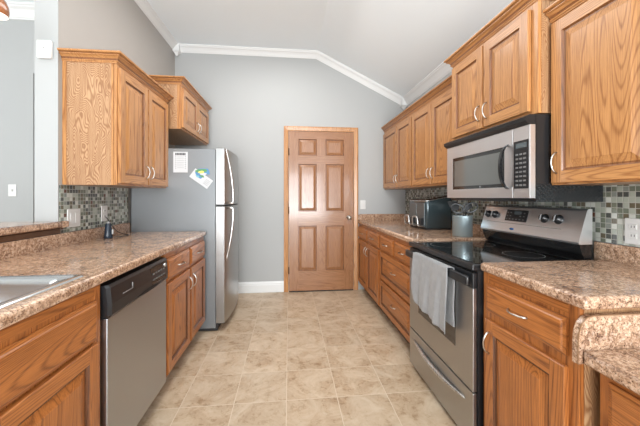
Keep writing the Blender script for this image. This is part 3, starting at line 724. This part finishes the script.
rings = [[(p[0]-0.008, p[1]-0.004, p[2]), (p[0]+0.008, p[1]-0.004, p[2]), (p[0]+0.008, p[1]+0.007, p[2]), (p[0]-0.008, p[1]+0.007, p[2])] for p in pts]
m.loops(rings, 'black_gloss', cap0=True, cap1=True, smooth=False); m.build('handle', dr)
m = MB(); m.box(xs+0.0015, 0, zb+0.018, W, 0.030, 1.572, 'microwave_steel', 0.0015, 1); cp = m.build('control_frame', mw)
m = MB(); m.box(xs+0.008, -0.002, 1.262, W-0.008, 0.0, 1.502, 'black_plastic', 0.0008, 1); kp = m.build('keypad', cp)
m = MB(); m.box(xs+0.024, -0.003, 1.465, W-0.018, -0.002, 1.49, 'lcd'); m.build('screen', kp)
for r_ in range(8):
    for k in range(3):
        m = MB(); x = xs+0.022+0.025*k; z = 1.275+0.022*r_; m.box(x, -0.003, z, x+0.017, -0.002, z+0.009, 'button_grey'); m.build('button', kp)

# ------------------------------------------------------------------ air fryer
af = thing('air_fryer', 'dark air fryer with two silver-handled baskets on the right counter', 'air fryer', (1.255, 3.045, 0.9155), -R90)
W, D, H = 0.395, 0.26, 0.276
m = MB(); m.box(0.01, 0.012, 0, W-0.01, D-0.01, 0.016, 'black_matte', 0.003, 1); m.build('foot', af)
m = MB()
def ring_(i, z): return rrect(0+i, 0+i, W-i, D-i, 0.028, z)
tilt = lambda r: [(x, y, z+0.048*y/D) for x, y, z in r]
m.loops([ring_(0.006, 0.014), ring_(0, 0.024), ring_(0, H-0.03), tilt(ring_(0.002, H-0.012))], 'teal_black', smooth=True, cap0=True)
m.build('shell', af)
m = MB(); m.loops([tilt(ring_(0.001, H-0.014)), tilt(ring_(-0.001, H-0.010)), tilt(ring_(0.002, H-0.007))], 'stainless_light', smooth=True); m.build('rim_band', af)
m = MB(); m.loops([tilt(ring_(0.004, H-0.006)), tilt(ring_(0.008, H)), tilt(ring_(0.02, H+0.002))], 'black_gloss', smooth=True, cap1=True); m.build('lid', af)
for k in range(2):
    x0 = 0.018+k*0.178
    m = MB(); m.box(x0, -0.004, 0.022, x0+0.171, 0.004, H-0.03, 'fryer_grey', 0.003, 2); b = m.build('basket', af)
    m = MB(); xc = x0+0.092+0.022*k; hw = 0.056
    pth = [(xc-hw, -0.005, 0.035), (xc-hw, -0.058, 0.035), (xc-hw, -0.066, 0.045), (xc-hw, -0.068, 0.10), (xc-hw+0.012, -0.068, 0.118), (xc, -0.068, 0.122), (xc+hw-0.012, -0.068, 0.118), (xc+hw, -0.068, 0.10), (xc+hw, -0.066, 0.045), (xc+hw, -0.058, 0.035), (xc+hw, -0.005, 0.035)]
    m.tube(pth, 0.0075, 'stainless_light', 8)
    m.box(xc-hw+0.014, -0.03, 0.045, xc+hw-0.014, -0.003, 0.104, 'black_plastic', 0.004, 1); m.build('handle', b)

# ------------------------------------------------------------------ crock with utensils
CX, CY, CZ = 1.352, 2.225, 0.9155
m = MB(); m.lathe([(0.0, 0), (0.070, 0), (0.073, 0.003), (0.073, 0.155), (0.074, 0.160), (0.071, 0.161), (0.069, 0.155), (0.069, 0.006), (0.0, 0.005)], 'crock_metal', (CX, CY, CZ), 32)
tag(m.build('utensil_crock'), 'brushed steel utensil crock beside the stove', 'crock')
def utensil(name, label, ax, ay, tx, ty, tz, head):
    r = thing(name, label, 'utensil', (CX+ax, CY+ay, CZ+0.012), 0, 'utensils in the steel crock')
    a = Vector((0, 0, 0)); b = Vector((tx-ax, ty-ay, tz-0.012))
    m = MB(); m.tube([a, a.lerp(b, 0.5), b], [0.005, 0.0055, 0.004], 'black_plastic', 8); m.build('shaft', r)
    m = MB(); d = (b-a).normalized()
    vx, vy = Vector((0.85, -0.5, 0)).normalized(), d
    if head == 'ring':
        n = 20; c0 = b+d*0.040
        m.tube([c0+vx*0.040*math.cos(2*PI*i/n)+vy*0.040*math.sin(2*PI*i/n) for i in range(n+1)], 0.0055, 'dark_metal', 6)
    elif head == 'whisk':
        for q in range(4):
            ang = PI*q/4; side = (vx*math.cos(ang)+vx.cross(d)*math.sin(ang))
            m.tube([b+side*0.026*math.sin(2*PI*i/20*0.5*2)*(1 if i < 21 else 1)+d*(0.040*(1-math.cos(2*PI*i/20))) for i in range(21)], 0.0018, 'dark_metal', 5)
    elif head == 'spatula':
        w0, w1, L = 0.018, 0.036, 0.075; t_ = vx.cross(d)*0.002
        m.loops([[b+vx*w0*-1-t_, b+vx*w0-t_, b+vx*w0+t_, b-vx*w0+t_], [b-vx*w1+d*0.03-t_, b+vx*w1+d*0.03-t_, b+vx*w1+d*0.03+t_, b-vx*w1+d*0.03+t_], [b-vx*w1+d*L-t_, b+vx*w1+d*L-t_, b+vx*w1+d*L+t_, b-vx*w1+d*L+t_]], 'black_plastic', cap0=True, cap1=True)
    elif head == 'spoon':
        rings = []
        for j in range(9):
            t_ = j/8; wd = 0.026*math.sin(PI*(0.08+0.88*t_))+0.002
            rings.append([b+d*0.07*t_+vx*wd*math.cos(2*PI*i/10)+vx.cross(d)*0.006*math.sin(2*PI*i/10) for i in range(10)])
        m.loops(rings, 'black_plastic', cap0=True, cap1=True, smooth=True)
    m.build('head', r)
utensil('strainer_spoon', 'ring-headed strainer spoon leaning left in the utensil crock', 0.02, 0.02, -0.050, -0.03, 0.180, 'ring')
utensil('turner', 'black turner blade at the back in the utensil crock', 0.02, -0.02, -0.03, 0.04, 0.200, 'spatula')
utensil('whisk', 'wire whisk standing in the middle of the utensil crock', -0.01, 0.03, 0.0, -0.02, 0.185, 'whisk')
utensil('masher', 'ring-headed masher leaning right in the utensil crock', -0.02, -0.02, 0.045, -0.025, 0.185, 'ring')
utensil('ladle', 'dark ladle at the back right of the utensil crock', -0.03, 0.0, 0.05, 0.02, 0.20, 'spoon')

# ------------------------------------------------------------------ wall plates, sensor
def wall_plate(name, label, loc, rz, w_, h, kind, n):
    r = thing(name, label, 'outlet' if kind == 'outlet' else 'switch', loc, rz, 'white outlet plates on the tile' if kind == 'outlet' else 'white light switch plates')
    m = MB(); m.box(-w_/2, -0.006, -h/2, w_/2, 0, h/2, 'white_plastic', 0.003, 2); m.build('plate', r)
    for k in range(n):
        x = (k-(n-1)/2)*0.046
        if kind == 'switch':
            m = MB(); m.box(x-0.005, -0.016, -0.010, x+0.005, -0.006, 0.012, 'white_plastic', 0.002, 1); m.build('toggle', r)
        elif kind == 'rocker':
            m = MB(); m.box(x-0.016, -0.009, -0.033, x+0.016, -0.006, 0.033, 'white_plastic', 0.002, 1); m.build('rocker', r)
        else:
            for z in (-0.02, 0.02):
                m = MB(); m.box(x-0.015, -0.008, z-0.013, x+0.015, -0.006, z+0.013, 'white_plastic', 0.002, 1)
                for s_ in (-0.006, 0.006): m.box(x+s_-0.0012, -0.0084, z-0.004, x+s_+0.0012, -0.008, z+0.006, 'ink')
                m.build('receptacle', r)
    return r
wall_plate('light_switch', 'white double switch plate on left mosaic tile near wall end', (XL+0.0085, 2.115, 1.083), R90, 0.118, 0.118, 'rocker', 2)
wall_plate('wall_outlet', 'white single outlet plate on left mosaic tile behind dark gadget', (XL+0.0085, 2.44, 1.095), R90, 0.074, 0.118, 'outlet', 1)
wall_plate('wall_outlet', 'white double outlet plate on right mosaic tile at the photo edge', (XR-0.0085, 1.175, 1.065), -R90, 0.118, 0.118, 'outlet', 2)
wall_plate('light_switch', 'small white switch plate on back wall right of the pantry door', (0.972, YB-0.0005, 1.118), 0, 0.072, 0.118, 'switch', 1)
wall_plate('light_switch', 'white switch plate on the dining room wall at far left', (-2.715, 3.2595, 1.285), 0, 0.074, 0.12, 'switch', 1)
sn = thing('motion_sensor', 'white square sensor box with tiny dot on wall end', 'sensor', (-1.473, 1.9945, 2.115), 0)
m = MB(); m.box(-0.042, -0.024, -0.055, 0.040, 0, 0.055, 'white_plastic', 0.008, 3); m.build('housing', sn)
m = MB(); m.lathe([(0.003, 0), (0.003, -0.001), (0, -0.001)], 'ink', (0, -0.024, 0.006), 10, 'y'); m.build('indicator', sn)

# gadget on the counter with its cord
gd = thing('counter_gadget', 'small dark upright gadget with pale tip on left counter by outlet', 'gadget', (-1.325, 2.36, 0.9155))
m = MB(); m.lathe([(0, 0), (0.027, 0), (0.029, 0.004), (0.026, 0.03), (0.019, 0.10), (0.014, 0.112)], 'navy_plastic', n=22); m.build('body', gd)
m = MB(); m.lathe([(0.014, 0.112), (0.012, 0.122), (0, 0.124)], 'grey_plastic', n=16); m.build('tip', gd)
m = MB(); m.box(0.026, -0.006, 0.03, 0.034, 0.006, 0.065, 'white_plastic', 0.002, 1); m.build('lever', gd)
m = MB(); pts = [(-1.296, 2.385, 0.921), (-1.27, 2.43, 0.920), (-1.26, 2.50, 0.919), (-1.285, 2.56, 0.919), (-1.33, 2.58, 0.92), (-1.37, 2.55, 0.95), (-1.378, 2.50, 1.00), (-1.385, 2.46, 1.05), (-1.392, 2.44, 1.07)]
P = [Vector(p) for p in pts]; sm = []
for i in range(len(P)-1):
    a_, b_, c_, d_ = P[max(i-1, 0)], P[i], P[i+1], P[min(i+2, len(P)-1)]
    for k in range(6):
        u = k/6; sm.append(0.5*((2*b_)+(c_-a_)*u+(2*a_-5*b_+4*c_-d_)*u*u+(3*b_-a_-3*c_+d_)*u**3))
sm.append(P[-1]); m.tube(sm, 0.0028, 'black_matte', 6)
tag(m.build('power_cord'), 'thin black power cord from gadget to outlet on left counter', 'cord')

# pendant lamp at the top left
pd = thing('pendant_lamp', 'brown glossy dome pendant lamp with white inside at top left corner', 'lamp', (-1.435, 1.62, 2.132))
m = MB(); m.lathe([(0.052, -0.02), (0.056, 0.0), (0.055, 0.025), (0.045, 0.055), (0.025, 0.072), (0.010, 0.078), (0.0, 0.079)], 'copper_wood', n=28); m.build('shade', pd)
m = MB(); m.lathe([(0.051, -0.02), (0.048, -0.012), (0.040, -0.026), (0.02, -0.036), (0, -0.038)], 'lamp_glow', n=24); m.build('diffuser', pd)
m = MB(); m.tube([(0, 0, 0.078), (0, 0, ZC-2.132-0.01)], 0.003, 'black_matte', 6); m.lathe([(0.05, ZC-2.132-0.001), (0.05, ZC-2.132-0.015), (0.01, ZC-2.132-0.025)], 'black_matte', n=20); m.build('cord', pd)
